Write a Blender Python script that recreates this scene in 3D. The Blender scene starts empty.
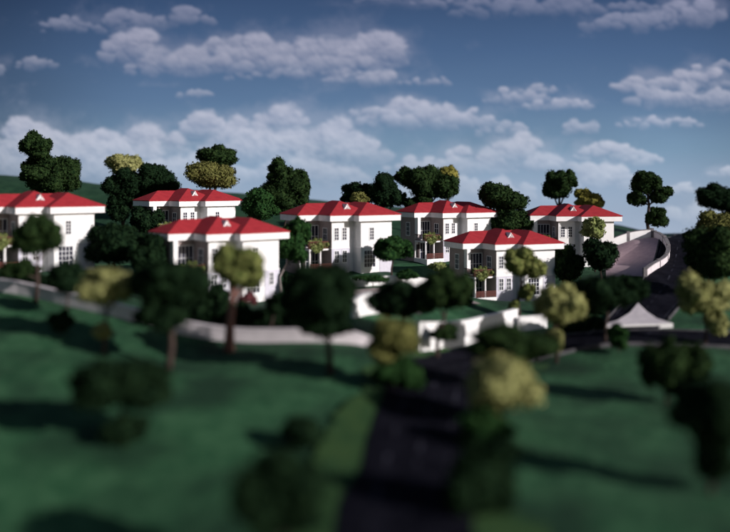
import bpy, bmesh, math, random
import numpy as np
from mathutils import Vector, Matrix

# ------------------------------------------------------------------ camera, sky light, sun, exposure
S = bpy.context.scene
COL = S.collection
F, HZ, CX, CZ = 850.0, 180.0, 365.0, 10.5        # photo focal length (px), horizon row, centre column, eye height
cam_d = bpy.data.cameras.new('camera')
cam = bpy.data.objects.new('camera', cam_d)
COL.objects.link(cam)
cam.location = (0, 0, CZ)
cam.rotation_euler = (math.radians(90), 0, 0)
cam_d.sensor_width = 36
cam_d.lens = 36 * F / 730
cam_d.shift_y = -(266 - HZ) / 730
cam_d.clip_start = 0.5
cam_d.clip_end = 3000
cam_d.dof.use_dof = True
cam_d.dof.focus_distance = 103
cam_d.dof.aperture_fstop = cam_d.lens / 1000 / 1.12
S.camera = cam

SUN_EL, SUN_AZ = 21.0, 121.0
w = bpy.data.worlds.new('World')
S.world = w
w.use_nodes = True
nt = w.node_tree
bg = nt.nodes['Background']
sk = nt.nodes.new('ShaderNodeTexSky')
sk.sky_type = 'NISHITA'
sk.sun_disc = False
sk.sun_elevation = math.radians(SUN_EL)
sk.sun_rotation = math.radians(SUN_AZ)
nt.links.new(sk.outputs[0], bg.inputs[0])
bg.inputs[1].default_value = 0.05
sl = bpy.data.lights.new('sun', 'SUN')
sl.energy = 5.0
sl.angle = math.radians(0.6)
sl.color = (1.0, 0.95, 0.92)
sun = bpy.data.objects.new('sun', sl)
COL.objects.link(sun)
a, e = math.radians(SUN_AZ), math.radians(SUN_EL)
SUNV = Vector((math.sin(a) * math.cos(e), math.cos(a) * math.cos(e), math.sin(e)))
sun.rotation_euler = SUNV.to_track_quat('Z', 'Y').to_euler()
sun.location = SUNV * 200
S.view_settings.view_transform = 'Standard'
S.view_settings.look = 'None'
S.view_settings.exposure = 0.0
S.view_settings.gamma = 1.0

rng = np.random.default_rng(7)
random.seed(7)

# ------------------------------------------------------------------ helpers
def lin(r, g, b):
    f = lambda c: c / 12.92 if c <= 0.04045 else ((c + 0.055) / 1.055) ** 2.4
    return (f(r / 255), f(g / 255), f(b / 255), 1.0)

def tag(o, label=None, cat=None, group=None, kind=None):
    if label: o['label'] = label
    if cat: o['category'] = cat
    if group: o['group'] = group
    if kind: o['kind'] = kind
    return o

def empty(name, loc, rz=0.0):
    o = bpy.data.objects.new(name, None)
    o.empty_display_size = 0.3
    o.location = loc
    o.rotation_euler = (0, 0, rz)
    COL.objects.link(o)
    return o

def link_mesh(name, me, mats, parent=None):
    for m in (mats if isinstance(mats, (list, tuple)) else [mats]):
        me.materials.append(m)
    o = bpy.data.objects.new(name, me)
    COL.objects.link(o)
    if parent: o.parent = parent
    return o

def np_mesh(name, verts, faces, smooth=False):
    """verts (n,3), faces (m,k) arrays -> mesh"""
    me = bpy.data.meshes.new(name)
    verts = np.asarray(verts, dtype=np.float32)
    if isinstance(faces, list):
        sizes = np.concatenate([np.full(len(f), f.shape[1]) for f in faces])
        idx = np.concatenate([f.ravel() for f in faces])
    else:
        sizes = np.full(len(faces), faces.shape[1])
        idx = faces.ravel()
    me.vertices.add(len(verts))
    me.vertices.foreach_set('co', verts.ravel())
    me.loops.add(len(idx))
    me.loops.foreach_set('vertex_index', idx.astype(np.int32))
    me.polygons.add(len(sizes))
    st = np.concatenate([[0], np.cumsum(sizes)[:-1]])
    me.polygons.foreach_set('loop_start', st.astype(np.int32))
    if smooth:
        me.polygons.foreach_set('use_smooth', np.ones(len(sizes), dtype=bool))
    me.update(calc_edges=True)
    me.validate()
    return me

class MB:
    """collects boxes, prisms and tubes into one mesh"""
    def __init__(s): s.v = []; s.f = []; s.m = []
    def add(s, vs, fs, mi=0):
        n = len(s.v)
        s.v += [tuple(v) for v in vs]
        s.f += [tuple(i + n for i in f) for f in fs]
        s.m += [mi] * len(fs)
        return s
    def box(s, x0, x1, y0, y1, z0, z1, mi=0):
        vs = [(x0,y0,z0),(x1,y0,z0),(x1,y1,z0),(x0,y1,z0),(x0,y0,z1),(x1,y0,z1),(x1,y1,z1),(x0,y1,z1)]
        return s.add(vs, [(0,3,2,1),(4,5,6,7),(0,1,5,4),(1,2,6,5),(2,3,7,6),(3,0,4,7)], mi)
    def prism(s, poly, z0, z1, mi=0):
        n = len(poly)
        vs = [(x,y,z0) for x,y in poly] + [(x,y,z1) for x,y in poly]
        fs = [tuple(range(n))[::-1], tuple(range(n, 2*n))] + [(i,(i+1)%n,(i+1)%n+n,i+n) for i in range(n)]
        return s.add(vs, fs, mi)
    def tube(s, pts, rad, sides=8, mi=0):
        n0 = []
        vs = []
        for k, p in enumerate(pts):
            p = Vector(p)
            t = (Vector(pts[min(k+1, len(pts)-1)]) - Vector(pts[max(k-1, 0)])).normalized()
            u = t.cross(Vector((0.3, 1, 0.1))).normalized()
            q = t.cross(u)
            for j in range(sides):
                a = 2*math.pi*j/sides
                vs.append(p + (u*math.cos(a) + q*math.sin(a)) * rad[k])
        fs = []
        for k in range(len(pts)-1):
            for j in range(sides):
                a, b = k*sides+j, k*sides+(j+1) % sides
                fs.append((a, b, b+sides, a+sides))
        fs.append(tuple(range(sides))[::-1])
        fs.append(tuple(range((len(pts)-1)*sides, len(pts)*sides)))
        return s.add(vs, fs, mi)
    def build(s, name, mats, parent=None, bevel=0.0, smooth=False, xf=None):
        me = bpy.data.meshes.new(name)
        me.from_pydata(s.v, [], s.f)
        bm = bmesh.new(); bm.from_mesh(me)
        for f, i in zip(bm.faces, s.m): f.material_index = i; f.smooth = smooth
        bmesh.ops.recalc_face_normals(bm, faces=bm.faces)
        if bevel:
            bmesh.ops.bevel(bm, geom=[e for e in bm.edges if len(e.link_faces) == 2 and e.calc_face_angle(0) > 0.5],
                            offset=bevel, segments=2, profile=0.5, affect='EDGES', clamp_overlap=True)
        if xf is not None: bmesh.ops.transform(bm, matrix=xf, verts=bm.verts)
        bm.to_mesh(me); bm.free()
        return link_mesh(name, me, mats, parent)

# value noise (numpy), used for terrain roughness, crowns and cloud cover
def _h(i, j, k, seed):
    with np.errstate(over='ignore'):
        n = (i.astype(np.int64)*374761393 + j.astype(np.int64)*668265263 + k.astype(np.int64)*2147483647 + seed*1274126177) & 0xffffffff
        n = ((n ^ (n >> 13)) * 1274126177) & 0xffffffff
        n = n ^ (n >> 16)
    return (n & 0xffff) / 65535.0
def vnoise(p, seed=0):
    p = np.asarray(p, dtype=float)
    i = np.floor(p).astype(np.int64); f = p - i; f = f*f*(3-2*f)
    r = 0
    for dx in (0, 1):
        for dy in (0, 1):
            for dz in (0, 1):
                wgt = (f[:,0] if dx else 1-f[:,0])*(f[:,1] if dy else 1-f[:,1])*(f[:,2] if dz else 1-f[:,2])
                r = r + wgt*_h(i[:,0]+dx, i[:,1]+dy, i[:,2]+dz, seed)
    return r
def fbm(p, octv=4, seed=0, gain=0.5):
    p = np.asarray(p, dtype=float)
    r = 0; a = 1; t = 0
    for o in range(octv):
        r = r + a*vnoise(p*(2.03**o)+17.3*o, seed+o); t += a; a *= gain
    return r/t
def sstep(a, b, x):
    t = np.clip((x-a)/(b-a), 0, 1)
    return t*t*(3-2*t)

# ------------------------------------------------------------------ materials
def mat(name, c1, c2=None, scale=1.0, rough=0.9, bump=0.0, bscale=None, detail=6, spec=0.2, ramp=(0.35, 0.65), c3=None, scale3=0.1):
    m = bpy.data.materials.new(name); m.use_nodes = True
    n = m.node_tree; b = n.nodes['Principled BSDF']
    b.inputs['Roughness'].default_value = rough
    b.inputs['Specular IOR Level'].default_value = spec
    tc = n.nodes.new('ShaderNodeTexCoord')
    if c2 is None:
        b.inputs['Base Color'].default_value = c1
    else:
        nz = n.nodes.new('ShaderNodeTexNoise'); nz.inputs['Scale'].default_value = scale; nz.inputs['Detail'].default_value = detail
        nz.inputs['Roughness'].default_value = 0.62
        n.links.new(tc.outputs['Object'], nz.inputs['Vector'])
        mr = n.nodes.new('ShaderNodeMapRange'); mr.inputs[1].default_value, mr.inputs[2].default_value = ramp
        n.links.new(nz.outputs[0], mr.inputs[0])
        mx = n.nodes.new('ShaderNodeMix'); mx.data_type = 'RGBA'
        mx.inputs['A'].default_value = c1; mx.inputs['B'].default_value = c2
        n.links.new(mr.outputs[0], mx.inputs['Factor'])
        out = mx.outputs['Result']
        if c3 is not None:
            nz3 = n.nodes.new('ShaderNodeTexNoise'); nz3.inputs['Scale'].default_value = scale3; nz3.inputs['Detail'].default_value = 4
            n.links.new(tc.outputs['Object'], nz3.inputs['Vector'])
            m3 = n.nodes.new('ShaderNodeMapRange'); m3.inputs[1].default_value, m3.inputs[2].default_value = 0.42, 0.62
            n.links.new(nz3.outputs[0], m3.inputs[0])
            mx3 = n.nodes.new('ShaderNodeMix'); mx3.data_type = 'RGBA'
            n.links.new(m3.outputs[0], mx3.inputs['Factor']); n.links.new(out, mx3.inputs['A'])
            mx3.inputs['B'].default_value = c3
            out = mx3.outputs['Result']
        n.links.new(out, b.inputs['Base Color'])
    if bump:
        nb = n.nodes.new('ShaderNodeTexNoise'); nb.inputs['Scale'].default_value = bscale or scale*4; nb.inputs['Detail'].default_value = 5
        n.links.new(tc.outputs['Object'], nb.inputs['Vector'])
        bp = n.nodes.new('ShaderNodeBump'); bp.inputs['Strength'].default_value = bump; bp.inputs['Distance'].default_value = 0.1
        n.links.new(nb.outputs[0], bp.inputs['Height']); n.links.new(bp.outputs[0], b.inputs['Normal'])
    return m

M = {}
M['grass'] = mat('grass', (0.012,0.062,0.025,1), (0.040,0.112,0.052,1), 1.1, 0.95, 0.9, 2.2, c3=(0.008,0.034,0.016,1), scale3=0.17)  # dark third tone: turf mottling with shadow patches painted in
M['scrub'] = mat('hill_scrub', (0.006,0.030,0.014,1), (0.018,0.055,0.026,1), 0.5, 0.95, 0.9, 1.6)
M['verge'] = mat('verge', (0.014,0.050,0.016,1), (0.036,0.078,0.022,1), 0.8, 0.95, 0.6, 3.0)
M['road'] = mat('asphalt', (0.003,0.003,0.006,1), (0.010,0.010,0.016,1), 0.8, 0.95, 0.4, 9.0, spec=0.03)
M['line'] = mat('road_paint', (0.055,0.055,0.075,1), (0.010,0.010,0.016,1), 0.5, 0.9, spec=0.03, ramp=(0.3,0.55))
M['kerb'] = mat('kerb_stone', (0.22,0.20,0.21,1), (0.12,0.11,0.12,1), 2.0, 0.9)
M['kerbdark'] = mat('road_kerb', (0.085,0.08,0.088,1), (0.04,0.04,0.045,1), 1.2, 0.9)
M['path'] = mat('path', (0.36,0.30,0.29,1), (0.27,0.22,0.22,1), 1.4, 0.95, 0.2)
M['pink'] = mat('pink_paving', (0.50,0.37,0.40,1), (0.42,0.30,0.335,1), 1.6, 0.9, 0.25, 6)
M['white'] = mat('white_render', (0.82,0.80,0.80,1), (0.74,0.72,0.73,1), 0.8, 0.85, 0.05, 8, ramp=(0.4,0.75))
M['fascia'] = mat('white_board', (0.84,0.81,0.82,1), (0.78,0.74,0.75,1), 1.5, 0.75)
M['clad'] = None
M['frame'] = mat('window_frame', (0.80,0.79,0.80,1), None, rough=0.6)
M['pane'] = mat('dark_glass', (0.018,0.018,0.032,1), (0.035,0.035,0.06,1), 1.0, 0.18, spec=0.5)
M['brown'] = mat('brown_rail', (0.13,0.04,0.032,1), (0.09,0.03,0.025,1), 4, 0.7)
M['door'] = mat('dark_door', (0.05,0.035,0.035,1), (0.03,0.022,0.025,1), 3, 0.6)
M['grey'] = mat('grey_panel', (0.33,0.31,0.33,1), (0.25,0.24,0.26,1), 4, 0.8)
M['wallgrey'] = mat('concrete_wall', (0.66,0.60,0.63,1), (0.54,0.49,0.52,1), 0.9, 0.9, 0.25, 6)
M['bark'] = mat('bark', (0.07,0.046,0.038,1), (0.04,0.03,0.028,1), 5, 0.95, 0.6, 14)
M['barkred'] = mat('reddish_bark', (0.26,0.13,0.11,1), (0.15,0.08,0.07,1), 5, 0.95, 0.5, 12)
M['barkgrey'] = mat('grey_bark', (0.26,0.22,0.21,1), (0.16,0.14,0.14,1), 5, 0.95, 0.5, 12)
LEAF = {
 'dark':   ((0.003,0.011,0.004,1), (0.032,0.058,0.018,1)),
 'deep':   ((0.002,0.008,0.004,1), (0.014,0.031,0.012,1)),
 'green':  ((0.008,0.030,0.009,1), (0.030,0.072,0.020,1)),
 'olive':  ((0.060,0.065,0.018,1), (0.180,0.175,0.060,1)),
 'yellow': ((0.140,0.150,0.050,1), (0.360,0.350,0.150,1)),
 'gold':   ((0.120,0.115,0.022,1), (0.300,0.270,0.070,1)),
 'mix':    ((0.060,0.085,0.022,1), (0.210,0.220,0.075,1)),
 'pale':   ((0.120,0.150,0.050,1), (0.260,0.290,0.110,1)),
 'red':    ((0.090,0.015,0.020,1), (0.200,0.080,0.090,1)),
}
for k, (c1, c2) in LEAF.items():
    M['leaf_'+k] = mat('foliage_'+k, c1, c2, 2.6, 0.95, 0.8, 7.0, spec=0.05, ramp=(0.36, 0.66))

def brick_mat():
    m = bpy.data.materials.new('stone_cladding'); m.use_nodes = True
    n = m.node_tree; b = n.nodes['Principled BSDF']
    tc = n.nodes.new('ShaderNodeTexCoord'); mp = n.nodes.new('ShaderNodeMapping')
    mp.inputs['Rotation'].default_value = (math.radians(90), 0, 0)
    br = n.nodes.new('ShaderNodeTexBrick'); br.inputs['Scale'].default_value = 2.6
    br.inputs['Color1'].default_value = (0.60,0.57,0.66,1); br.inputs['Color2'].default_value = (0.50,0.48,0.58,1)
    br.inputs['Mortar'].default_value = (0.72,0.70,0.74,1)
    n.links.new(tc.outputs['Object'], mp.inputs[0]); n.links.new(mp.outputs[0], br.inputs[0])
    n.links.new(br.outputs[0], b.inputs['Base Color']); b.inputs['Roughness'].default_value = 0.9
    return m
M['clad'] = brick_mat()

def roof_mat():
    m = bpy.data.materials.new('red_roof'); m.use_nodes = True
    n = m.node_tree; b = n.nodes['Principled BSDF']
    tc = n.nodes.new('ShaderNodeTexCoord')
    nz = n.nodes.new('ShaderNodeTexNoise'); nz.inputs['Scale'].default_value = 2.2; nz.inputs['Detail'].default_value = 7
    n.links.new(tc.outputs['Object'], nz.inputs['Vector'])
    mx = n.nodes.new('ShaderNodeMix'); mx.data_type = 'RGBA'
    mx.inputs['A'].default_value = (0.22,0.012,0.020,1); mx.inputs['B'].default_value = (0.45,0.038,0.046,1)
    n.links.new(nz.outputs[0], mx.inputs['Factor'])
    n.links.new(mx.outputs['Result'], b.inputs['Base Color'])
    wv = n.nodes.new('ShaderNodeTexWave'); wv.bands_direction = 'Z'; wv.inputs['Scale'].default_value = 3.2; wv.inputs['Distortion'].default_value = 0.6
    n.links.new(tc.outputs['Object'], wv.inputs['Vector'])
    bp = n.nodes.new('ShaderNodeBump'); bp.inputs['Strength'].default_value = 0.35; bp.inputs['Distance'].default_value = 0.05
    n.links.new(wv.outputs['Fac'], bp.inputs['Height']); n.links.new(bp.outputs[0], b.inputs['Normal'])
    b.inputs['Roughness'].default_value = 0.75; b.inputs['Specular IOR Level'].default_value = 0.2
    return m
M['roof'] = roof_mat()
M['taupe'] = mat('taupe_shade', (0.36,0.29,0.28,1), (0.29,0.235,0.23,1), 1.2, 0.9, 0.1, 8)  # taupe tint with shade painted in, for faces turned from the sun

# ------------------------------------------------------------------ terrain
def P(x, y, d):
    return (x-CX)*d/F, d, CZ-(y-HZ)*d/F

WALL_H = 5.6      # ground to underside of the eaves board
# villa: (corner x, eaves board underside y, scale px per metre, apparent yaw)
VILLAS = {
 'A': (50.5, 214.0, 10.7, 20), 'B': (240.5, 241.0, 11.0, 30), 'G': (205.5, 206.5, 8.5, 30),
 'C': (359.0, 221.6, 9.5, 31), 'D': (466.5, 218.0, 8.0, 38), 'E': (523.5, 250.5, 9.3, 34), 'F': (581.5, 221.7, 8.1, 22)}
VP = {}
for k, (px, py, s, yaw) in VILLAS.items():
    d = F/s
    x, _, z = P(px, py, d)
    yw = math.radians(yaw) - math.atan((px-CX)/F)
    R = Matrix.Rotation(yw, 3, 'Z')
    o = Vector((x, d, z-WALL_H)) - R @ Vector((-0.5, -0.45, 0))
    VP[k] = (o, yw)

ctrl = []
for k, (o, yw) in VP.items():
    R = Matrix.Rotation(yw, 3, 'Z')
    for lx, ly in ((-4.5,2),(0,-1),(4,-1),(4,7),(-4.5,7)):
        p = o + R @ Vector((lx, ly, 0))
        ctrl.append((p.x, p.y, o.z))
for q in [(0,532,33),(250,532,32),(420,536,31),(730,536,31),(900,536,31),(-150,532,33),
          (0,440,40),(0,360,50),(-150,360,52),(200,352,56),(200,430,42),(360,346,57),(360,420,44),(430,363,60),
          (470,346,67),(516,328,74),(600,346,65),(730,345,66),(850,345,66),(600,420,46),(730,420,46),
          (0,291,65.5),(-150,284,68),(67,305,62.5),(130,320,60),(366,314,68),(400,311,71),(352,318,67),(640,318,75),(655,300,80),(672,272,92),(676,252,104),(682,240,124),(692,234,145),
          (618,278,92),(632,243,113),(730,300,84),(760,262,105),(800,240,135),(560,300,84)]:
    ctrl.append(P(*q))
for q in [(-60,125,4.5),(-25,125,3.2),(5,125,2.2),(30,130,1.4),(70,130,1.5),(-60,95,2.6),(70,100,0.5),(0,10,-2.5),(-40,10,-2.5),(40,10,-2.5),(-70,40,-1),(70,50,-2.5)]:
    ctrl.append(q)
ctrl = np.array(ctrl, float)
def _tps(A, B):
    r2 = ((A[:,None,:]-B[None,:,:])**2).sum(-1)
    return 0.5*r2*np.log(r2+1e-9)
_n = len(ctrl)
_K = _tps(ctrl[:,:2], ctrl[:,:2]) + np.eye(_n)*0.8
_Pm = np.c_[np.ones(_n), ctrl[:,:2]]
_sol = np.linalg.solve(np.block([[_K, _Pm], [_Pm.T, np.zeros((3,3))]]), np.r_[ctrl[:,2], np.zeros(3)])
def ground_z(X, Y):
    X = np.atleast_1d(np.asarray(X, float)); Y = np.atleast_1d(np.asarray(Y, float))
    out = np.empty(len(X))
    for i in range(0, len(X), 20000):
        q = np.c_[np.clip(X[i:i+20000], -75, 75), np.clip(Y[i:i+20000], 5, 140)]
        out[i:i+20000] = _tps(q, ctrl[:,:2]) @ _sol[:_n] + _sol[_n] + q @ _sol[_n+1:]
    # the far ridge, falling from left to right, and the land dropping away beyond it
    px = CX + X*F/np.maximum(Y, 1)
    ry = np.interp(px, [-300, 0, 60, 100, 240, 320, 470, 620, 660, 730, 1000], [170, 176, 178, 184, 194, 201, 212, 226, 233, 233, 230])
    ry = ry + 3.0*(fbm(np.c_[px*0.02, px*0, px*0], 3, 5)-0.5)
    ridge = CZ-(ry-HZ)*150/F
    t = sstep(122, 149, Y)
    z = out*(1-t)+ridge*t
    z = z - sstep(152, 176, Y)*30
    return z
def gz(x, y): return float(ground_z([x], [y])[0])
def hit(px, py):
    """where the ground is along a sight line"""
    ds = np.arange(24, 185, 0.25)
    zr = CZ-(py-HZ)*ds/F
    zt = ground_z((px-CX)*ds/F, ds)
    i = np.argmax(zr < zt)
    return float(ds[i])

xs = np.unique(np.r_[np.linspace(-150,-70,34), np.linspace(-70,70,175), np.linspace(70,150,34)])
ys = np.unique(np.r_[np.linspace(2,20,12), np.linspace(20,150,186), np.linspace(150,182,24)])
GX, GY = np.meshgrid(xs, ys)
gx, gy = GX.ravel(), GY.ravel()
zz = ground_z(gx, gy) + 0.22*(fbm(np.c_[gx*0.22, gy*0.22, gx*0], 4, 9)-0.5)
nx, ny = len(xs), len(ys)
ii = np.arange(nx*ny).reshape(ny, nx)
quads = np.stack([ii[:-1,:-1].ravel(), ii[:-1,1:].ravel(), ii[1:,1:].ravel(), ii[1:,:-1].ravel()], 1)
far = gy[quads].mean(1) > 123+6*(fbm(np.c_[gx*0.05, gy*0, gx*0], 3, 8)-0.5)[quads[:,0]]
tag(link_mesh('ground', np_mesh('ground', np.c_[gx, gy, zz], quads[~far], True), M['grass']), kind='structure')
tag(link_mesh('hill', np_mesh('hill', np.c_[gx, gy, zz], quads[far], True), M['scrub']), kind='structure')

def smooth_path(pts, n=60):
    pts = [Vector(p) for p in pts]
    P2 = [2*pts[0]-pts[1]] + pts + [2*pts[-1]-pts[-2]]
    out = []
    m = len(pts)-1
    for i in range(n+1):
        t = i/n*m; k = min(int(t), m-1); u = t-k
        a, b, c, d = P2[k:k+4]
        out.append(0.5*((2*b)+(c-a)*u+(2*a-5*b+4*c-d)*u*u+(3*b-a-3*c+d)*u**3))
    return out
def strip(name, pts, offs, lift, material, n=70, kind='structure', rows=7, dash=None, rag=0.0):
    """a sheet laid over the ground along a centre line, between two sideways offsets"""
    c = smooth_path([(p[0], p[1], 0) for p in pts], n)
    V = []; rowsv = np.linspace(offs[0], offs[1], rows)
    for i, p in enumerate(c):
        t = (c[min(i+1,n)]-c[max(i-1,0)]).normalized(); s = Vector((t.y, -t.x, 0))
        for j, r in enumerate(rowsv):
            if rag and j in (0, rows-1): r += rag*(fbm(np.array([[i*0.16, j*3.1, 0.5]]), 3, 4)[0]-0.5)*2
            q = p+s*r; V.append((q.x, q.y))
    V = np.array(V)
    z = ground_z(V[:,0], V[:,1]) + 0.16 + lift
    idx = np.arange((n+1)*rows).reshape(n+1, rows)
    fs = []
    for i in range(n):
        if dash and (i // dash) % 2: continue
        for j in range(rows-1): fs.append((idx[i,j], idx[i,j+1], idx[i+1,j+1], idx[i+1,j]))
    o = link_mesh(name, np_mesh(name, np.c_[V, z], np.array(fs), True), material)
    if kind: o['kind'] = kind
    return o

low_road = [P(*q) for q in ((398,620,25),(405,540,31),(418,470,38.5),(430,413,47),(446,378,56),(486,354,63),(560,344,66.5),(640,341,67.5),(740,342,67),(900,342,67))]
hill_road = [P(*q) for q in ((618,338,68),(640,318,75),(657,298,81),(672,272,92),(677,252,104),(683,240,124),(692,234,145))]
strip('verge', low_road[:6], (-4.3, 4.3), 0.0, M['verge'], 110, rag=2.2)
strip('road', low_road, (-2.6, 2.5), 0.05, M['road'], 120, rag=0.35)
strip('hill_road', hill_road, (-2.3, 2.3), 0.056, M['road'], 90)
strip('lane_marking', low_road, (-0.09, 0.09), 0.075, M['line'], 120, rows=2, dash=2)
strip('lane_marking', low_road, (-1.45, -1.28), 0.075, M['line'], 120, rows=2, dash=3)
strip('lane_marking', low_road, (1.28, 1.42), 0.075, M['line'], 120, rows=2, dash=4)
strip('lane_marking', hill_road, (-0.08, 0.08), 0.08, M['line'], 90, rows=2, dash=2)
strip('lane_marking', hill_road, (-2.1, -1.98), 0.08, M['line'], 90, rows=2)
strip('lane_marking', hill_road, (1.98, 2.1), 0.08, M['line'], 90, rows=2)
kerbs = []
for ln, a, b in ((low_road[5:], -2.75, -2.57), (low_road[5:], 2.5, 2.68), (hill_road, -2.5, -2.32), (hill_road[1:], 2.32, 2.5)):
    ko = strip('kerb', ln, (a, b), 0.13, M['kerbdark'], 80, rows=2)
    sm = ko.modifiers.new('thickness', 'SOLIDIFY'); sm.thickness = 0.4; sm.offset = -1
strip('path', [P(*q) for q in ((340,286,78),(372,284,80),(405,281,82),(440,282,83),(470,304,80))], (-1.5, 1.5), 0.03, M['path'], 40)

def sheet(name, poly, lift, material, kind='structure', fn=None):
    """a filled ground polygon draped on the land"""
    bm = bmesh.new()
    f = bm.faces.new([bm.verts.new((x, y, 0)) for x, y in poly])
    bmesh.ops.triangulate(bm, faces=[f])
    for _ in range(3):
        bmesh.ops.subdivide_edges(bm, edges=[e for e in bm.edges if e.calc_length() > 1.2], cuts=1)
        bmesh.ops.triangulate(bm, faces=bm.faces)
    z = ground_z([v.co.x for v in bm.verts], [v.co.y for v in bm.verts])
    for v, zv in zip(bm.verts, z): v.co.z = zv+0.16+lift+(fn(v.co) if fn else 0)
    bmesh.ops.recalc_face_normals(bm, faces=bm.faces)
    me = bpy.data.meshes.new(name); bm.to_mesh(me); bm.free()
    o = link_mesh(name, me, material)
    if kind: o['kind'] = kind
    return o
plaza = [P(*q)[:2] for q in ((606,276,93),(646.5,285,89.3),(661.5,271,95),(668.5,258,101),(667.5,248,107.5),(657,241,115),(606,242,114))]
sheet('plaza', plaza, 0.04, M['pink'])
# raised traffic island with its white kerb
isl = [P(*q)[:2] for q in ((600,327,71.5),(673,327,71.5),(657,0,73.2),(647,0,75.4),(638,0,78),(630,0,75.4),(618,0,73.2))]
NI = len(isl)
t = empty('traffic_island', (P(636,322,73)[0], 73, gz(P(636,322,73)[0], 73)))
tag(t, 'three-cornered pale paved traffic island with a white kerb at the road fork', 'traffic island')
base = t.location.z
icx, icy = sum(p[0] for p in isl)/NI, sum(p[1] for p in isl)/NI
mb = MB()
loc = [(x-t.location.x, y-t.location.y) for x, y in isl]
zi = [gz(x, y)-base for x, y in isl]
top = [(x, y, z+0.42) for (x, y), z in zip(loc, zi)] ; low = [(x, y, z-0.6) for (x, y), z in zip(loc, zi)]
mb.add(low+top, [(i,(i+1)%NI,(i+1)%NI+NI,i+NI) for i in range(NI)])
mb.build('kerb', M['white'], t)
mb = MB()
ctr = (icx-t.location.x, icy-t.location.y, gz(icx, icy)-base+0.40)
mb.add([(x, y, z+0.002) for x, y, z in top]+[ctr], [(i,(i+1)%NI,NI) for i in range(NI)])
mb.build('paving', M['wallgrey'], t)

# ------------------------------------------------------------------ sky backdrop (far beyond the ridge) with its clouds
CL = [ # x, y, rx, ry, weight
 (70,24,34,12,.55),(125,20,45,13,.6),(185,17,32,13,.55),(40,62,24,11,.45),
 (240,62,120,20,.85),(330,52,70,26,.95),(386,50,24,22,1.0),(138,47,34,22,1.0),(60,160,60,26,.8),(130,165,60,24,.8),(260,150,60,24,.85),(420,118,70,14,.8),(680,96,60,14,.8),(190,60,50,18,.8),(225,48,26,15,.8),(268,52,48,22,.95),(330,62,60,20,.9),(378,48,24,20,1.05),(368,78,46,11,.85),(300,74,80,9,.6),(430,81,20,8,.55),
 (405,108,34,15,1.0),(370,114,40,9,.7),(455,118,44,12,.85),(500,130,30,8,.5),
 (30,138,34,22,.95),(12,160,40,25,.7),(90,150,44,22,.9),(150,142,40,20,.9),(205,128,26,16,.95),(240,136,40,22,.95),(282,122,30,18,1.0),(320,140,46,26,1.0),(355,150,34,18,.9),(300,172,70,16,.7),(180,170,70,18,.6),
 (425,166,40,10,.75),(470,160,34,16,.95),(515,152,38,18,1.05),(548,164,34,12,.8),(610,153,40,11,.9),(640,160,20,8,.7),(602,178,40,15,.8),(575,128,14,9,.6),(590,128,10,7,.5),
 (515,96,34,10,.8),(555,104,42,9,.9),(540,90,20,7,.6),
 (625,88,16,10,.8),(655,82,32,14,1.0),(700,78,34,16,1.0),(690,98,44,11,.85),(660,122,46,7,.7),(720,100,26,12,.8),(725,66,18,8,.5),
 (690,12,32,20,1.05),(640,22,60,13,.6),(560,8,120,14,.42),(470,3,70,8,.5),(410,-2,60,8,.55),(330,4,60,6,.4),(720,172,16,6,.8),(682,190,22,8,.7),(700,215,40,14,.5),(470,190,80,14,.5),
 (160,84,36,5,.4),(192,94,18,5,.45),(600,36,40,5,.35),
 (-60,60,60,20,.9),(-130,120,80,25,.9),(-220,50,70,22,.9),(-320,130,120,30,.9),(-450,60,120,30,.9),(800,120,50,20,.9),(850,50,90,24,.9),(960,130,90,28,.9),(1080,70,90,30,.9),(1250,120,120,36,.9),
 (200,-60,120,20,.8),(520,-90,140,24,.8),(60,-120,110,24,.8),(350,-170,150,26,.8),(680,-150,120,28,.8),(900,-80,100,28,.8),(-150,-90,100,26,.8)]
def cloud_density(x, y):
    q = np.c_[x*0.018, y*0.030, x*0]
    wx = (fbm(q, 4, 31)-0.5)*14; wy = (fbm(q+9.1, 4, 47)-0.5)*9
    X = x+wx; Y = y+wy
    acc = np.full_like(x, math.exp(-5.0))
    for cx, cy, rx, ry, wgt in CL:
        dy = (Y-cy); ryy = np.where(dy > 0, ry*0.62, ry*1.25)
        e = wgt*1.15*np.exp(-(((X-cx)/(rx*1.1))**2+(dy/ryy)**2))-0.5
        e = np.where(e > -0.48, e, -3.0)
        acc = acc + np.exp(10*e)
    d = np.log(acc*math.exp(0.0))/10 - 0.10
    n = fbm(np.c_[x*0.036, y*0.048, x*0], 6, 3, 0.60)
    return d + (n-0.5)*1.0 + 0.22*(1-np.abs(2*fbm(np.c_[x*0.06, y*0.075, x*0], 4, 13)-1)-0.75)
px = np.unique(np.r_[np.linspace(-1500,-60,110), np.linspace(-60,790,700), np.linspace(790,2230,110)])
py = np.unique(np.r_[np.linspace(-900,-30,70), np.linspace(-30,262,250), np.linspace(262,420,16)])
PX, PY = np.meshgrid(px, py); fx, fy = PX.ravel(), PY.ravel()
wisp = sstep(-0.36, 0.30, cloud_density(fx, fy))
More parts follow.
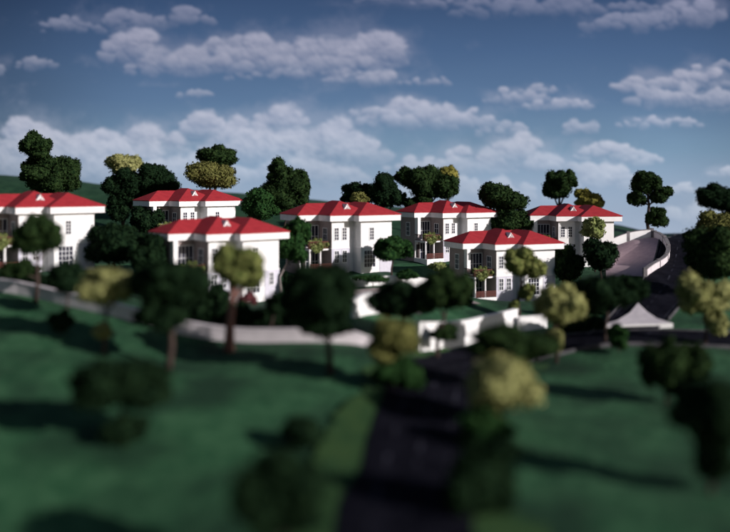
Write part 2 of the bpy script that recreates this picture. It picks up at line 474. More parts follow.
# heaped puffs: every cloud is a pile of round billows over a flat base
crs = np.random.default_rng(21)
ny_, nx_ = PX.shape
wq = np.c_[fx*0.05, fy*0.06, fx*0]
WX = PX+((fbm(wq, 4, 61)-0.5)*13).reshape(ny_, nx_)
WY = PY+((fbm(wq+5.7, 4, 67)-0.5)*10).reshape(ny_, nx_)
fine = (fbm(np.c_[fx*0.11, fy*0.13, fx*0], 5, 71, 0.6)-0.5).reshape(ny_, nx_)
HT = np.zeros_like(PX); CV = np.zeros_like(PX); TOP = np.zeros_like(PX)
for cx, cy, rx, ry, wgt in CL:
    if wgt < 0.42: continue
    if cy > 115: ry = ry*1.3; wgt = min(1.1, wgt*1.15)
    elif ry > 11: ry = ry*1.1
    nb = int(9+rx*0.36)
    base = cy+0.62*ry
    for _ in range(nb):
        u = crs.uniform(-1, 1); hmax = ry*1.45*math.sqrt(1-0.92*u*u)
        r = max(3.0, ry*crs.uniform(0.30, 0.70)*(1-0.45*abs(u)))
        pxc = cx+rx*0.95*u; pyc = base-max(0, hmax-r)*crs.uniform(0, 1)-r*0.25
        x0, x1 = np.searchsorted(px, [pxc-r*1.6-12, pxc+r*1.6+12]); y0, y1 = np.searchsorted(py, [pyc-r*1.3-9, pyc+r*1.3+9])
        if x1 <= x0 or y1 <= y0: continue
        sl_ = (slice(y0, y1), slice(x0, x1))
        dy = WY[sl_]-pyc
        q = 1-((WX[sl_]-pxc)/(r*1.4))**2-(dy/np.where(dy > 0, r*0.75, r))**2
        q = q+fine[sl_]*0.9
        CV[sl_] = np.maximum(CV[sl_], sstep(-0.12, 0.62, q)*min(1, 0.25+0.75*wgt)*np.clip(1.0-0.55*sstep(-0.2, 0.6, (PY[sl_]-cy)/ry), 0, 1))
        HT[sl_] = np.maximum(HT[sl_], np.sqrt(np.clip(q, 0, None))*r)
        TOP[sl_] = np.maximum(TOP[sl_], np.where(q > 0, np.clip((base-PY[sl_])/(1.3*ry), 0, 1), 0))
gyy = np.gradient(HT, py, axis=0); gxx = np.gradient(HT, px, axis=1)
ln = np.sqrt(1+gxx**2+gyy**2)
lit = np.clip(0.20+0.40*TOP+0.38*((-gxx*0.45+gyy*0.75+0.45)/ln)+0.5*fine, 0, 1).ravel()
cov = np.maximum(CV.ravel(), 0.50*wisp)
lit = np.where(CV.ravel() > 0.02, lit, 0.45)
veil = 0.05+0.22*sstep(60,180,fy)*fbm(np.c_[fx*0.012, fy*0.03, fx*0], 4, 78)+0.14*fbm(np.c_[fx*0.006, fy*0.02, fx*0], 4, 77)
def ramp(v, xs, cols):
    cols = np.array([lin(*c)[:3] for c in cols])
    return np.stack([np.interp(v, xs, cols[:,i]) for i in range(3)], 1)
skyc = ramp(fy, [-900,-60,0,50,100,150,190,230,420],
            [(30,46,78),(46,66,100),(54,76,110),(70,95,130),(86,112,144),(110,136,160),(136,154,176),(146,160,180),(146,160,180)])
skyc = skyc * (1-0.42*sstep(170,-40,fx)-0.10*sstep(640,760,fx))[:,None]
cshade = ramp(fy, [0,60,130,200], [(70,86,118),(92,106,138),(112,128,156),(132,148,170)])
clight = ramp(fy, [0,60,130,200], [(150,152,176),(178,177,193),(188,190,205),(190,196,207)])
cc = cshade*(1-lit[:,None])+clight*lit[:,None]
cov = (cov*0.90)[:,None]
colr = skyc*(1-cov)+cc*cov + (skyc*veil[:,None])
RB = 182.0
az = np.arctan((fx-CX)/F)
bx, by = RB*np.sin(az), RB*np.cos(az)
bz = CZ-(fy-HZ)*(RB*np.cos(az))/F
nx, ny = len(px), len(py)
ii = np.arange(nx*ny).reshape(ny, nx)
quads = np.stack([ii[:-1,:-1].ravel(), ii[1:,:-1].ravel(), ii[1:,1:].ravel(), ii[:-1,1:].ravel()], 1)
me = np_mesh('sky', np.c_[bx, by, bz], quads, True)
at = me.color_attributes.new('sky_light', 'FLOAT_COLOR', 'POINT')
at.data.foreach_set('color', np.c_[colr, np.ones(len(colr))].astype(np.float32).ravel())
m = bpy.data.materials.new('sky'); m.use_nodes = True
n = m.node_tree; n.nodes.clear()
an = n.nodes.new('ShaderNodeAttribute'); an.attribute_name = 'sky_light'
em = n.nodes.new('ShaderNodeEmission'); om = n.nodes.new('ShaderNodeOutputMaterial')
n.links.new(an.outputs['Color'], em.inputs[0]); n.links.new(em.outputs[0], om.inputs[0])
tag(link_mesh('sky', me, m), kind='structure')

# ------------------------------------------------------------------ villas
def window(parent, x0, x1, z0, z1, yf, cols, rows, surround=0.07, xf=None, label=None):
    f = MB(); b = 0.07; s = surround
    f.box(x0-s, x1+s, yf-0.05, yf+0.04, z1, z1+s)
    f.box(x0-s, x1+s, yf-0.07, yf+0.04, z0-s, z0)
    f.box(x0-s, x0, yf-0.05, yf+0.04, z0, z1)
    f.box(x1, x1+s, yf-0.05, yf+0.04, z0, z1)
    bw = 0.022
    for i in range(1, cols):
        c = x0+(x1-x0)*i/cols; f.box(c-bw, c+bw, yf-0.036, yf+0.02, z0, z1)
    for j in range(1, rows):
        c = z0+(z1-z0)*j/rows; f.box(x0, x1, yf-0.032, yf+0.018, c-bw, c+bw)
    fr = f.build('window', M['frame'], parent, xf=xf)
    p = MB().box(x0, x1, yf-0.014, yf+0.01, z0, z1)
    p.build('pane', M['pane'], fr, xf=xf)
    return fr

def hip(mb, x0, x1, y0, y1, z, slope, lip=0.09):
    w, d = x1-x0, y1-y0
    vs = [(x0,y0,z),(x1,y0,z),(x1,y1,z),(x0,y1,z),(x0,y0,z+lip),(x1,y0,z+lip),(x1,y1,z+lip),(x0,y1,z+lip)]
    if w <= d:
        h = w/2*slope; vs += [((x0+x1)/2, y0+w/2, z+lip+h), ((x0+x1)/2, y1-w/2, z+lip+h)]
        fs = [(4,5,8),(5,6,9,8),(6,7,9),(7,4,8,9)]
    else:
        h = d/2*slope; vs += [(x0+d/2, (y0+y1)/2, z+lip+h), (x1-d/2, (y0+y1)/2, z+lip+h)]
        fs = [(4,5,9,8),(5,6,9),(6,7,8,9),(7,4,8)]
    mb.add(vs, [(0,3,2,1),(0,1,5,4),(1,2,6,5),(2,3,7,6),(3,0,4,7)]+fs)

FB, FT = WALL_H, WALL_H+0.62
def make_villa():
    t = empty('villa', (0,0,0))
    MB().prism([(-5.3,3.9),(-2.85,3.9),(-2.85,1.2),(-0.7,1.2),(-0.7,1.65),(0,1.65),(0,0),(3.9,0),(3.9,7.2),(-5.3,7.2)], -3.0, FB).build('wall', M['white'], t)
    MB().prism([(-5.75,3.4),(-3.3,3.4),(-3.3,0.75),(-0.5,0.75),(-0.5,-0.45),(4.8,-0.45),(4.8,7.7),(-5.75,7.7)], FB, FT).build('fascia', M['fascia'], t, bevel=0.02)
    r = MB()
    hip(r, -5.81, 4.83, 3.34, 7.73, FT+0.004, 0.51)
    hip(r, -0.56, 4.86, -0.51, 7.76, FT+0.002, 0.455)
    hip(r, -3.36, 2.0, 0.69, 7.70, FT, 0.53)
    roof = r.build('roof', M['roof'], t)
    # little white gable set into the bay's roof
    gx0, gx1, gy, gz0 = -1.12, -0.24, 1.75, FT+0.50
    g = MB()
    gm = (gx0+gx1)/2
    g.add([(gx0,gy,gz0),(gx1,gy,gz0),(gm,gy,gz0+0.62),(gx0,gy+1.4,gz0),(gx1,gy+1.4,gz0),(gm,gy+1.4,gz0+0.62)],
          [(0,1,2),(3,5,4),(0,3,4,1)], 0)
    g.add([(gx0-0.08,gy-0.07,gz0-0.05),(gm,gy-0.07,gz0+0.70),(gm,gy+1.5,gz0+0.70),(gx0-0.08,gy+1.5,gz0-0.05),
           (gx0,gy-0.07,gz0-0.05),(gm,gy-0.07,gz0+0.61),(gm,gy+1.5,gz0+0.61),(gx0,gy+1.5,gz0-0.05)], [(0,1,2,3),(4,7,6,5),(0,4,5,1),(2,6,7,3)], 0)
    g.add([(gx1+0.08,gy-0.07,gz0-0.05),(gm,gy-0.07,gz0+0.70),(gm,gy+1.5,gz0+0.70),(gx1+0.08,gy+1.5,gz0-0.05),
           (gx1,gy-0.07,gz0-0.05),(gm,gy-0.07,gz0+0.61),(gm,gy+1.5,gz0+0.61),(gx1,gy+1.5,gz0-0.05)], [(0,3,2,1),(4,5,6,7),(0,1,5,4),(2,3,7,6)], 0)
    g.add([(gm-0.24,gy-0.012,gz0+0.06),(gm+0.24,gy-0.012,gz0+0.06),(gm,gy-0.012,gz0+0.40)], [(0,1,2)], 1)
    g.build('dormer', [M['fascia'], M['grey']], roof)
    # storey ledge round the fronts
    l = MB()
    l.box(-0.06, 3.96, -0.06, 0.0, 2.70, 2.80); l.box(-2.91, -0.7, 1.14, 1.2, 2.70, 2.80); l.box(-2.91, -2.85, 1.2, 3.9, 2.70, 2.80); l.box(-0.06, 0, 0, 1.65, 2.70, 2.80)
    l.build('ledge', M['fascia'], t)
    l = MB(); l.box(2.35, 3.93, -0.035, 0.0, -0.2, 2.70); l.build('stone_cladding', M['clad'], t)
    l = MB(); l.box(-2.885, -0.7, 1.165, 1.2, -0.2, 2.70); l.build('stone_cladding', M['clad'], t)
    for cx in (-2.28, -1.32):
        window(t, cx-0.24, cx+0.24, 3.62, 4.88, 1.2, 2, 4)
        window(t, cx-0.24, cx+0.24, 1.25, 2.45, 1.165, 2, 3)
    window(t, 1.12, 1.60, 3.62, 4.88, 0.0, 2, 4)
    window(t, 0.42, 1.78, 0.72, 2.45, 0.0, 4, 4, surround=0.22)
    window(t, -4.62, -3.1, 2.80, 5.05, 3.865, 4, 2)
    window(t, -4.55, -3.1, 0.12, 2.35, 3.865, 4, 2)
    xf = Matrix.Translation((-5.335, 5.4, 0)) @ Matrix.Rotation(-math.pi/2, 4, 'Z')
    window(t, -0.35, 0.35, 3.3, 4.9, 0.0, 2, 3, xf=xf)
    xf = Matrix.Translation((-2.885, 2.6, 0)) @ Matrix.Rotation(-math.pi/2, 4, 'Z')
    window(t, -0.4, 0.4, 3.0, 4.8, 0.0, 2, 3, xf=xf)
    c = MB(); c.box(-2.885, -2.85, 1.235, 3.86, 2.81, FB-0.004); c.box(-2.885, -2.85, 1.235, 3.86, -0.2, 2.69); c.build('side_shade_panel', M['taupe'], t)  # added panels, side shade deepened by their darker colour
    c = MB(); c.box(-4.85, -2.89, 3.865, 3.9, 0.0, FB-0.004); c.build('recess_shade_panel', M['taupe'], t)  # added panel, recess shade painted in as darker taupe
    c = MB(); c.box(-5.335, -5.3, 3.95, 7.15, -0.2, FB-0.004); c.build('side_shade_panel', M['taupe'], t)
    # balcony in the recess, the posts under it and the terrace below
    b = MB(); b.box(-5.35, -2.92, 1.55, 3.89, 2.55, 2.72); bal = b.build('balcony', M['fascia'], t, bevel=0.015)
    q = MB(); q.box(-5.33, -2.93, 1.57, 1.62, 3.44, 3.52); q.box(-5.33, -5.28, 1.62, 3.88, 3.44, 3.52)
    q.box(-5.33, -2.93, 1.575, 1.61, 2.80, 2.85); q.box(-5.325, -5.29, 1.62, 3.88, 2.80, 2.85)
    for i in range(17):
        x = -5.3+i*0.145; q.box(x-0.015, x+0.015, 1.58, 1.605, 2.722, 3.44)
    for i in range(16):
        y = 1.7+i*0.14; q.box(-5.32, -5.295, y-0.015, y+0.015, 2.722, 3.44)
    q.build('railing', M['brown'], bal)
    for x, y in ((-5.2, 1.75), (-3.95, 1.75)):
        c = MB(); c.tube([(x,y,-0.5),(x,y,0.1),(x,y,2.4),(x,y,2.55)], [0.13,0.12,0.11,0.14], 12); c.build('column', M['fascia'], t, smooth=True)
    c = MB(); c.box(-5.28, -4.85, 3.30, 3.88, 2.722, FB-0.003); c.build('pier', M['white'], t)
    c = MB(); c.box(-5.5, -2.92, 1.0, 1.2, -3.0, 0.55); c.box(-5.5, -5.3, 1.2, 3.88, -3.0, 0.55); tw = c.build('terrace_wall', M['white'], t, bevel=0.015)
    q = MB()
    for z in (0.66, 0.82, 0.98, 1.14): q.box(-5.45, -2.94, 1.07, 1.12, z, z+0.10)
    for x in (-5.4, -4.6, -3.8, -3.0): q.box(x-0.03, x+0.03, 1.125, 1.17, 0.55, 1.26)
    q.build('railing', M['brown'], tw)
    d = MB(); d.box(-5.1, -4.62, 3.84, 3.895, 0.05, 2.2); d.build('door', M['door'], t)
    return t

def copy_tree(o, parent=None):
    c = o.copy(); COL.objects.link(c)
    if parent: c.parent = parent
    for ch in KIDS.get(o.name, []): copy_tree(ch, c)
    return c
VL = {
 'A': 'white red-roofed villa cut off by the left edge of the photo',
 'B': 'white red-roofed villa behind the olive tree with the reddish trunk',
 'G': 'white red-roofed villa half hidden by the one in front, olive tree over its roof',
 'C': 'white red-roofed villa fully in view with a small leafy tree at its right front corner',
 'D': 'white red-roofed villa with a brown terrace railing showing, behind the lower-standing villa',
 'E': 'lowest-standing white red-roofed villa above the bright white garden wall, yellowish tree before its front',
 'F': 'white red-roofed villa beside the sloping pink plaza, pale bush against its front'}
proto = make_villa()
KIDS = {}
for o in list(COL.objects):
    if o.parent: KIDS.setdefault(o.parent.name, []).append(o)
HOUSE = {}
for i, k in enumerate('ABGCDEF'):
    HOUSE[k] = proto if i == 0 else copy_tree(proto)
    tag(HOUSE[k], VL[k], 'house', 'red-roofed white villas on the hillside')
for k, (o, yw) in VP.items():
    HOUSE[k].location = o; HOUSE[k].rotation_euler = (0, 0, yw)
window(HOUSE['B'], 2.85, 3.25, 1.35, 2.45, -0.035, 2, 3)

# ------------------------------------------------------------------ trees and shrubs
ICO = {}
def ico(n):
    if n not in ICO:
        bm = bmesh.new(); bmesh.ops.create_icosphere(bm, subdivisions=n, radius=1)
        ICO[n] = (np.array([v.co[:] for v in bm.verts]), np.array([[v.index for v in f.verts] for f in bm.faces])); bm.free()
    return ICO[n]
def lobe_surface(d, seed, amp, fr):
    b = fbm(d*fr+seed*3.7, 3, seed % 97)
    r = 1-np.abs(2*fbm(d*fr*2.1+seed*1.3, 2, 11+seed % 89)-1)
    return 1+amp*(2.4*(b-0.5))+amp*0.8*(r-0.72)
def crown_mesh(name, lobes, seed, chip=0.17, dens=26, amp=0.26):
    V = []; T = []; Q = []; nv = 0
    rs = np.random.default_rng(seed)
    full = []
    for c, r in lobes:
        c = np.array(c, float); r = np.array(r, float)
        r = r*1.05
        full.append((c, r*0.72, 4))
        k = 14 if np.mean(r) > 1.0 else 5
        for j in range(k):
            d = rs.normal(size=3); d /= np.linalg.norm(d)
            if d[2] < -0.5: d[2] *= -0.6
            q = rs.uniform(0.20, 0.50)
            full.append((c+d*r*(1.0-q*rs.uniform(0.35,1.0)), r*q*rs.uniform(0.85,1.15,3), 3))
    for li, (c, r, lv) in enumerate(full):
        sd = seed*13+li*7
        fr = 1.5+0.25*np.mean(r)
        vs, fs = ico(lv)
        p = c+vs*r*(lobe_surface(vs, sd, amp, fr)*0.93)[:,None]
        p = p + (fbm(p*3.3, 2, 5)[:,None]-0.5)*vs*0.30*min(1, np.mean(r))
        V.append(p); T.append(fs+nv); nv += len(p)
        area = 4*math.pi*np.mean(r)**2
        k = int(min(4200, max(160, area*dens)))
        d = rs.normal(size=(k,3)); d /= np.linalg.norm(d, axis=1)[:,None]
        q = c+d*r*(lobe_surface(d, sd, amp, fr)*rs.uniform(0.90,1.13,k))[:,None]
        nrm = d+rs.normal(size=(k,3))*0.55; nrm /= np.linalg.norm(nrm, axis=1)[:,None]
        u = np.cross(nrm, rs.normal(size=(k,3))); u /= np.linalg.norm(u, axis=1)[:,None]
        v = np.cross(nrm, u)
        s = (chip*rs.uniform(0.5,1.25,k))[:,None]; s2 = s*rs.uniform(0.5,0.9,k)[:,None]
        bend = nrm*s*0.35
        quad = np.stack([q-u*s, q-v*s2+bend, q+u*s, q+v*s2+bend], 1).reshape(-1,3)
        V.append(quad); Q.append(np.arange(k*4).reshape(k,4)+nv); nv += k*4
    return np_mesh(name, np.concatenate(V), [np.concatenate(T), np.concatenate(Q)], False)

seedc = [100]
def plant(name, label, cat, kind, lobes, base=None, d=None, bark='bark', trunk_r=0.13, group=None, chip=None, dens=34, amp=0.34, deep=1.0):
    """lobes are outlines in photo pixels; the plant gets its own distance, real size and depth"""
    seedc[0] += 1; sd = seedc[0]
    rs = random.Random(sd)
    if d is None: d = hit(*base)
    bxp = base[0] if base else sum(l[0] for l in lobes)/len(lobes)
    X = (bxp-CX)*d/F; zb = gz(X, d)
    t = empty(name, (X, d, zb))
    tag(t, label, cat, group)
    s = d/F
    L = []
    for i, (cx, cy, rx, ry) in enumerate(lobes):
        dep = (rx+ry)/2*s*deep
        L.append((((cx-bxp)*s, rs.uniform(-0.3,0.3)*dep if i else 0.0, CZ-(cy-HZ)*s-zb), (rx*s, dep, ry*s)))
    if chip is None: chip = 0.10+0.03*min(2, np.mean(L[0][1]))
    crown = crown_mesh('crown', L, sd, chip, dens, amp)
    mb = MB()
    top = L[0][0]
    h = top[2]; r = trunk_r*max(0.6, min(1.8, h/4.5))
    pts = [(0,0,-0.4), (rs.uniform(-.05,.05)*h, 0, h*0.3), (top[0]*0.4+rs.uniform(-.04,.04)*h, 0, h*0.62), (top[0], top[1], max(h, 0.2))]
    mb.tube(pts, [r*1.35, r, r*0.8, r*0.45], 9)
    for c, rr in L[1:]:
        k = 0.62 if c[2] > h*0.62 else max(0.15, c[2]/max(h, 0.1)*0.75)
        q0, q1 = (pts[0], pts[1]) if k < 0.3 else (pts[1], pts[2])
        st = (q1[0], 0, h*k)
        mb.tube([st, ((st[0]+c[0])/2, c[1]/2, (st[2]+c[2])/2-0.1), c], [r*0.6, r*0.45, r*0.25], 7)
    mb.build('trunk', M[bark], t, smooth=True)
    link_mesh('crown', crown, M['leaf_'+kind], t)
    return t
def tree(label, kind, lobes, **k): return plant('tree', label, 'tree', kind, lobes, **k)
def shrub(label, kind, lobes, **k): return plant('shrub', label, 'shrub', kind, lobes, trunk_r=0.07, **k)

# behind the villas
BG = 'trees against the sky behind the villas'
tree('tall dark tree with a small top knob, behind the villa at the left edge', 'dark', [(50,178,25,19),(37,149,15,14),(66,176,14,18),(34,175,13,17)], d=112, group=BG)
tree('round pale yellow tree rising above the dark trees between the two left rear villas', 'yellow', [(124,165,17,13)], d=122, group=BG)
tree('broad dark tree directly beneath the round pale yellow crown', 'deep', [(128,190,20,20),(154,183,20,16),(118,208,13,16)], d=116, group=BG)
tree('olive-brown dome-shaped tree touching the roof of the hidden rear villa', 'olive', [(209,177,24,14)], d=112, group=BG)
tree('dark flat-topped tree peeping over the olive-brown dome-shaped crown', 'dark', [(216,158,18,11)], d=118, group=BG)
tree('pointed dark tree against the sky left of the villa in full view', 'dark', [(285,194,23,22),(279,176,12,14),(296,186,12,16)], d=116, group=BG)
tree('rounded mid-green tree at the right end of the hidden rear villa', 'green', [(260,208,18,16)], d=104, group=BG)
tree('dark dome-shaped tree low on the skyline behind the right roof of the full-view villa', 'deep', [(355,194,15,12)], d=116, group=BG)
tree('olive bush showing just over the roof of the full-view villa', 'olive', [(359,201,10,7)], d=104, group=BG)
tree('dark round tree on the skyline between the dome-shaped tree and the widest one', 'deep', [(384,194,16,16)], d=114, group=BG)
tree('widest dark tree on the skyline, with a gap of sky under its left side', 'dark', [(427,186,20,17),(410,179,14,11),(444,188,13,14),(399,200,8,8),(420,203,14,9)], d=118, group=BG)
tree('yellow-green tree at the right shoulder of the widest dark tree', 'gold', [(447,178,10,12)], d=124, group=BG)
tree('dark two-tiered tree at the right end of the villa with the brown terrace railing', 'dark', [(501,199,22,14),(510,222,20,13)], d=110, group=BG)
tree('dark slim tree with a bare fork behind the roof of the plaza villa', 'dark', [(560,186,14,14),(552,191,8,9),(569,181,7,9)], d=124, group=BG)
tree('golden-olive tree over the right roof of the plaza villa', 'gold', [(590,202,13,9),(584,196,8,8)], d=121, group=BG)
tree('tall dark tree of separate clumps standing alone by the plaza wall', 'dark', [(646,184,13,12),(637,199,8,9),(661,195,9,9),(657,218,11,10)], base=(650,239), d=117, group=BG)
tree('dark tree on the skyline cut off by the right edge of the photo', 'deep', [(718,198,20,14),(735,205,18,16)], d=132, group=BG)
tree('olive-brown tree below the skyline tree at the right edge', 'olive', [(720,225,20,13)], d=118, group=BG)
# among the villas
tree('dark round tree between the left-edge villa and the hidden rear villa', 'deep', [(114,245,28,23)], base=(114,285), d=82)
tree('mid-green tree with a grey leaning trunk between two villas', 'green', [(294,244,14,24),(300,232,9,13)], base=(281,286), d=84, bark='barkgrey')
tree('leafy tree in front of the villa at the left edge', 'dark', [(40,236,20,20),(27,242,12,14),(54,240,11,13),(20,270,18,9)], base=(35,303), amp=0.2)
tree('small leafy tree on a short trunk at the corner of the full-view villa', 'green', [(392,248,16,13),(380,252,9,9),(404,249,9,10)], base=(392,279))
tree('yellowish tree with a tuft on its trunk in front of the lowest villa', 'mix', [(519,263,16,15),(533,270,11,11),(527,292,7,10),(513,307,6,6)], base=(520,318), dens=34)
tree('round dark tree in front of the plaza villa, left of the pink plaza', 'deep', [(600,257,19,17)], base=(600,286))
tree('dark tree between the lowest villa and the plaza', 'dark', [(567,268,16,18)], base=(567,296))
shrub('pale green bush against the front of the plaza villa', 'pale', [(595,230,11,11)], base=(595,258), d=101)
tree('dark wide tree standing left of the traffic island', 'deep', [(612,293,31,19),(592,300,15,13)], base=(605,344))
shrub('small green bush in front of the traffic island', 'green', [(618,337,12,13)], base=(618,352))
tree('large dark tree to the right of the climbing road', 'dark', [(713,259,24,26),(730,250,18,20)], base=(708,302))
tree('yellow-green tree with a drooping lower clump right of the traffic island', 'yellow', [(703,298,23,20),(690,291,12,13),(717,325,11,12)], base=(705,347))
# before the villas and on the lawn
tree('dark tree half hidden behind the blurred yellow-green one on the left', 'deep', [(66,280,16,17)], base=(68,318))
tree('blurred yellow-green tree with a tuft low on its trunk, left side of the lawn', 'yellow', [(106,288,25,20),(125,288,13,15),(103,331,10,9)], base=(103,354))
shrub('low dark bush left of the tufted yellow-green tree', 'deep', [(60,322,12,11)], base=(60,336))
tree('tall dark tree by the long grey wall, left of the reddish trunk', 'deep', [(170,290,33,28),(190,285,18,20),(162,316,24,17)], base=(168,370), trunk_r=0.18)
tree('olive tree on a reddish trunk at the long grey wall', 'mix', [(238,268,25,21),(228,262,15,14),(250,278,15,13)], base=(229,352), bark='barkred', trunk_r=0.24)
tree('small dark tree just right of the reddish trunk', 'deep', [(277,303,11,12)], base=(271,338))
tree('large dark tree near the right end of the long grey wall', 'deep', [(322,294,35,32),(345,290,13,17),(300,300,18,22),(325,326,26,16)], base=(331,376), trunk_r=0.18)
tree('dark bushy tree in front of the curved white garden wall', 'deep', [(405,300,29,19),(388,305,16,13)], base=(402,346), d=63)
tree('dark tree with thin trunk and low tuft before the big white wall', 'dark', [(450,292,23,20),(434,296,16,17),(444,334,13,9)], base=(437,360))
tree('soft yellow-green tree left of the near road where it bends', 'olive', [(394,338,24,22),(385,352,18,14)], base=(392,392))
tree('dark low tree behind the pale blurred one at the road bend', 'dark', [(512,347,37,20)], d=50)
tree('pale blurred yellow tree on the right verge of the near road', 'yellow', [(502,385,32,28),(489,397,23,22)], d=43.5, base=(502,440))
tree('yellow-green tree with a tuft on its trunk beside the cross road', 'yellow', [(560,307,24,20),(556,340,9,14)], base=(556,364))
tree('blurred dark tree in the middle of the left lawn', 'deep', [(120,384,46,28),(124,430,20,17)], base=(122,447))
shrub('low green bush on the left verge below the soft yellow-green tree', 'green', [(396,372,20,14),(410,382,12,9)], base=(396,392))
shrub('low green bush at the foot of the pale blurred yellow tree', 'green', [(488,430,24,17),(474,440,14,12)], base=(486,450))
shrub('blurred dark bush on the lawn left of the near road', 'deep', [(306,433,24,15)], base=(306,448))
tree('nearest dark tree, a blurred crown cut off by the bottom of the photo', 'deep', [(281,498,40,44),(300,485,26,28)], d=28, base=(281,570))
tree('blurred dark tree on the right of the near road at the bottom of the photo', 'deep', [(479,482,30,36),(497,452,19,18),(466,505,22,24)], d=33, base=(481,548))
tree('dark tree on the right lawn with a lighter right half', 'dark', [(666,367,22,26),(690,364,18,22),(676,384,16,14)], base=(667,403))
tree('dark blurred tree on the right lawn at the photo edge, bushy about its foot', 'deep', [(711,410,32,30),(715,465,22,20),(722,438,20,24)], base=(709,493))

shrub('dark bush against the left end of the front left villa', 'deep', [(150,262,18,24),(160,280,16,14)], base=(152,296), d=77)
shrub('dark shrub filling the gap between the dark round tree and the hidden rear villa', 'deep', [(146,222,14,16)], base=(146,245), d=100)
shrub('dark bush between the lowest villa and the white plaza wall', 'deep', [(626,286,14,10)], base=(626,296), d=83)
# low planting round the villas
shrub('clipped green shrub at the foot of the full-view villa', 'green', [(373,278,15,4)], base=(373,283), d=82)
shrub('green shrub right of the little tree at the full-view villa', 'green', [(405,275,12,5)], base=(405,281), d=84)
shrub('light green shrub below the brown terrace railing', 'pale', [(439,266,8,5)], base=(439,273), d=93)
shrub('dark reddish flowering bush near the foot of the front left villa', 'red', [(244,300,5,5),(250,298,5,6),(254,301,4,4)], base=(248,308), d=66)
def hedge(label, pts, d, kind, hw=0.7):
    t = empty('hedge', (0,0,0)); tag(t, label, 'hedge')
    X, Y, Z = P(pts[0][0], pts[0][1], d[0]); t.location = (X, Y, gz(X, Y))
    L = []
    for (x0, y0), (x1, y1), da, db in zip(pts[:-1], pts[1:], d[:-1], d[1:]):
        n = max(3, int(abs(x1-x0)/7))
        for i in range(n):
            u = (i+0.5)/n; dd = da+(db-da)*u
            x = (x0+(x1-x0)*u-CX)*dd/F
            z = gz(x, dd)
            hgt = hw*random.uniform(0.8, 1.2)
            L.append(((x-X, dd-Y, z+hgt*0.7-t.location.z), (0.75, 0.6, hgt)))
    seedc[0] += 1
    link_mesh('foliage', crown_mesh('foliage', L, seedc[0], 0.12, 26), M['leaf_'+kind], t)
hedge('long dark hedge behind the grey wall, running past the reddish trunk', [(150,312),(300,318)], [63,60.5], 'deep', 1.0)
hedge('dark hedge along the foot of the front left villa', [(150,290),(225,296)], [73,68], 'deep', 1.1)
hedge('dark hedge beside the terrace of the lowest villa', [(548,300),(600,305)], [78,77], 'deep', 0.9)
hedge('dark planting below the left-edge villa above the grey wall', [(-30,278),(60,290)], [69,66], 'deep', 0.8)

hedge('dark planting at the foot of the full-view villa, left of its front', [(285,285),(342,290)], [80,79], 'deep', 1.2)
hedge('dark hedge between the white garden walls and the lowest villa', [(425,300),(470,308)], [79,80], 'deep', 0.8)
hedge('dark hedge on the far side of the cross road left of the island', [(560,322),(600,326)], [72,71], 'deep', 0.9)
# plants spilling over each balcony
def balcony_plant(parent_key, label):
    o, yw = VP[parent_key]
    return o, yw, label
bp_lobes = [((0,-0.05,0.42),(0.65,0.5,0.62)), ((0.85,-0.1,0.3),(0.5,0.42,0.5)), ((-0.7,-0.05,0.32),(0.5,0.45,0.55)), ((-0.3,-0.45,-0.05),(0.6,0.2,0.45))]
bp_me = crown_mesh('balcony_plant', bp_lobes, 501, 0.11, 40)
bp_me.materials.append(M['leaf_pale'])
for k, lb in (('A','pale green plants on the balcony of the villa at the left edge'),('B','pale green plants on the balcony of the front left villa'),
              ('G','pale green plants on the balcony of the hidden rear villa'),('C','pale green plants on the balcony of the full-view villa'),
              ('D','pale green plants on the balcony above the brown terrace railing'),('E','pale green plants on the balcony of the lowest villa'),
              ('F','pale green plants on the balcony of the plaza villa')):
    o, yw = VP[k]
    ob = bpy.data.objects.new('balcony_plant', bp_me); COL.objects.link(ob)
    ob.location = o + Matrix.Rotation(yw, 3, 'Z') @ Vector((-4.15, 1.98, 2.74)); ob.rotation_euler = (0, 0, yw)
    tag(ob, lb, 'plant', 'plants on the villa balconies')

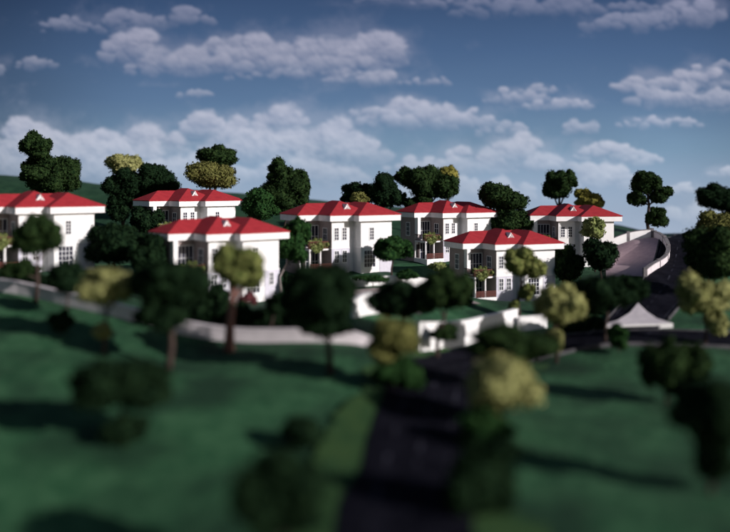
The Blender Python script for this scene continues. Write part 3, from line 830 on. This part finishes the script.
# ------------------------------------------------------------------ walls
def wall(label, pts, tops, thick, material, cap=None, name='wall', n=40, posts=None):
    """pts: ground line in photo pixels with distances; tops: height above the ground at each"""
    W = [P(*q) for q in pts]
    X0, Y0 = W[0][0], W[0][1]
    t = empty(name, (X0, Y0, gz(X0, Y0)))
    tag(t, label, 'wall')
    c = smooth_path([(x, y, hgt) for (x, y, _), hgt in zip(W, tops)], n)
    V = []
    for i, p in enumerate(c):
        tg = (c[min(i+1,n)]-c[max(i-1,0)]); tg.z = 0; tg.normalize(); s = Vector((tg.y, -tg.x, 0))
        g = gz(p.x, p.y)-t.location.z
        for sd in (-1, 1):
            q = p+s*sd*thick/2
            V.append(((q.x-X0, q.y-Y0, g-1.2), (q.x-X0, q.y-Y0, g+p.z), (s.x*sd, s.y*sd)))
    mb = MB(); cp = MB()
    vs = []; cvs = []
    for k in range(n+1):
        a, b = V[2*k], V[2*k+1]
        vs += [a[0], a[1], b[1], b[0]]
        o = 0.05
        ax = (a[1][0]+a[2][0]*o, a[1][1]+a[2][1]*o); bx_ = (b[1][0]+b[2][0]*o, b[1][1]+b[2][1]*o)
        cvs += [(*ax, a[1][2]-0.002), (*ax, a[1][2]+0.09), (*bx_, b[1][2]+0.09), (*bx_, b[1][2]-0.002)]
    fs = []
    for k in range(n):
        for j in range(4): fs.append((4*k+j, 4*k+(j+1)%4, 4*k+4+(j+1)%4, 4*k+4+j))
    fs += [(0,1,2,3), (4*n+3,4*n+2,4*n+1,4*n)]
    mb.add(vs, fs); mb.build('wall_face', material, t)
    cp.add(cvs, fs); cp.build('coping', cap or material, t)
    if posts:
        for k in range(0, n+1, posts):
            p = c[k]; g = gz(p.x, p.y)-t.location.z
            MB().box(p.x-X0-0.2, p.x-X0+0.2, p.y-Y0-0.2, p.y-Y0+0.2, g-0.8, g+p.z+0.22).build('post', M['kerb'], t, bevel=0.02)
    return t
wall('long grey garden wall at the top of the left lawn', [(-150,284,68),(0,291,65.5),(67,305,62.5),(130,320,60),(192,332,59),(260,338,58),(316,344,57.5),(352,348,57.5),(378,349,58)], [0.85]*7+[0.8,0.5], 0.3, M['wallgrey'], M['wallgrey'])
wall('big bright white garden wall below the lowest villa', [(418,358,62),(450,349,65.5),(480,341,69),(516,328,74)], [2.2,1.9,1.75,1.6], 0.35, M['white'])
wall('short white wall just right of the yellowish tree before the lowest villa', [(519,334,73),(546,330,74)], [1.15,1.05], 0.35, M['white'], n=14)
wall('curved white garden wall below the full-view villa', [(352,318,67),(366,313,68),(392,309,70),(420,309,72)], [1.3,1.6,1.55,1.3], 0.35, M['white'])
wall('low white garden wall at the foot of the full-view villa', [(352,284,83),(385,282,84.5),(430,282,86.5),(446,280,88)], [0.85,0.85,0.85,0.85], 0.3, M['white'])
wall('curved white wall edging the plaza beside the climbing road', [(655,239,115),(666,248,108),(668,258,101.5),(661,271,95.2),(645,286,89.5)], [0.95]*5, 0.35, M['wallgrey'], M['kerb'], n=40, posts=8)
wall('straight white panelled wall along the back of the plaza', [(604,243,115),(652,242,115.5)], [1.25,1.25], 0.3, M['white'], M['kerb'], n=24, posts=12)
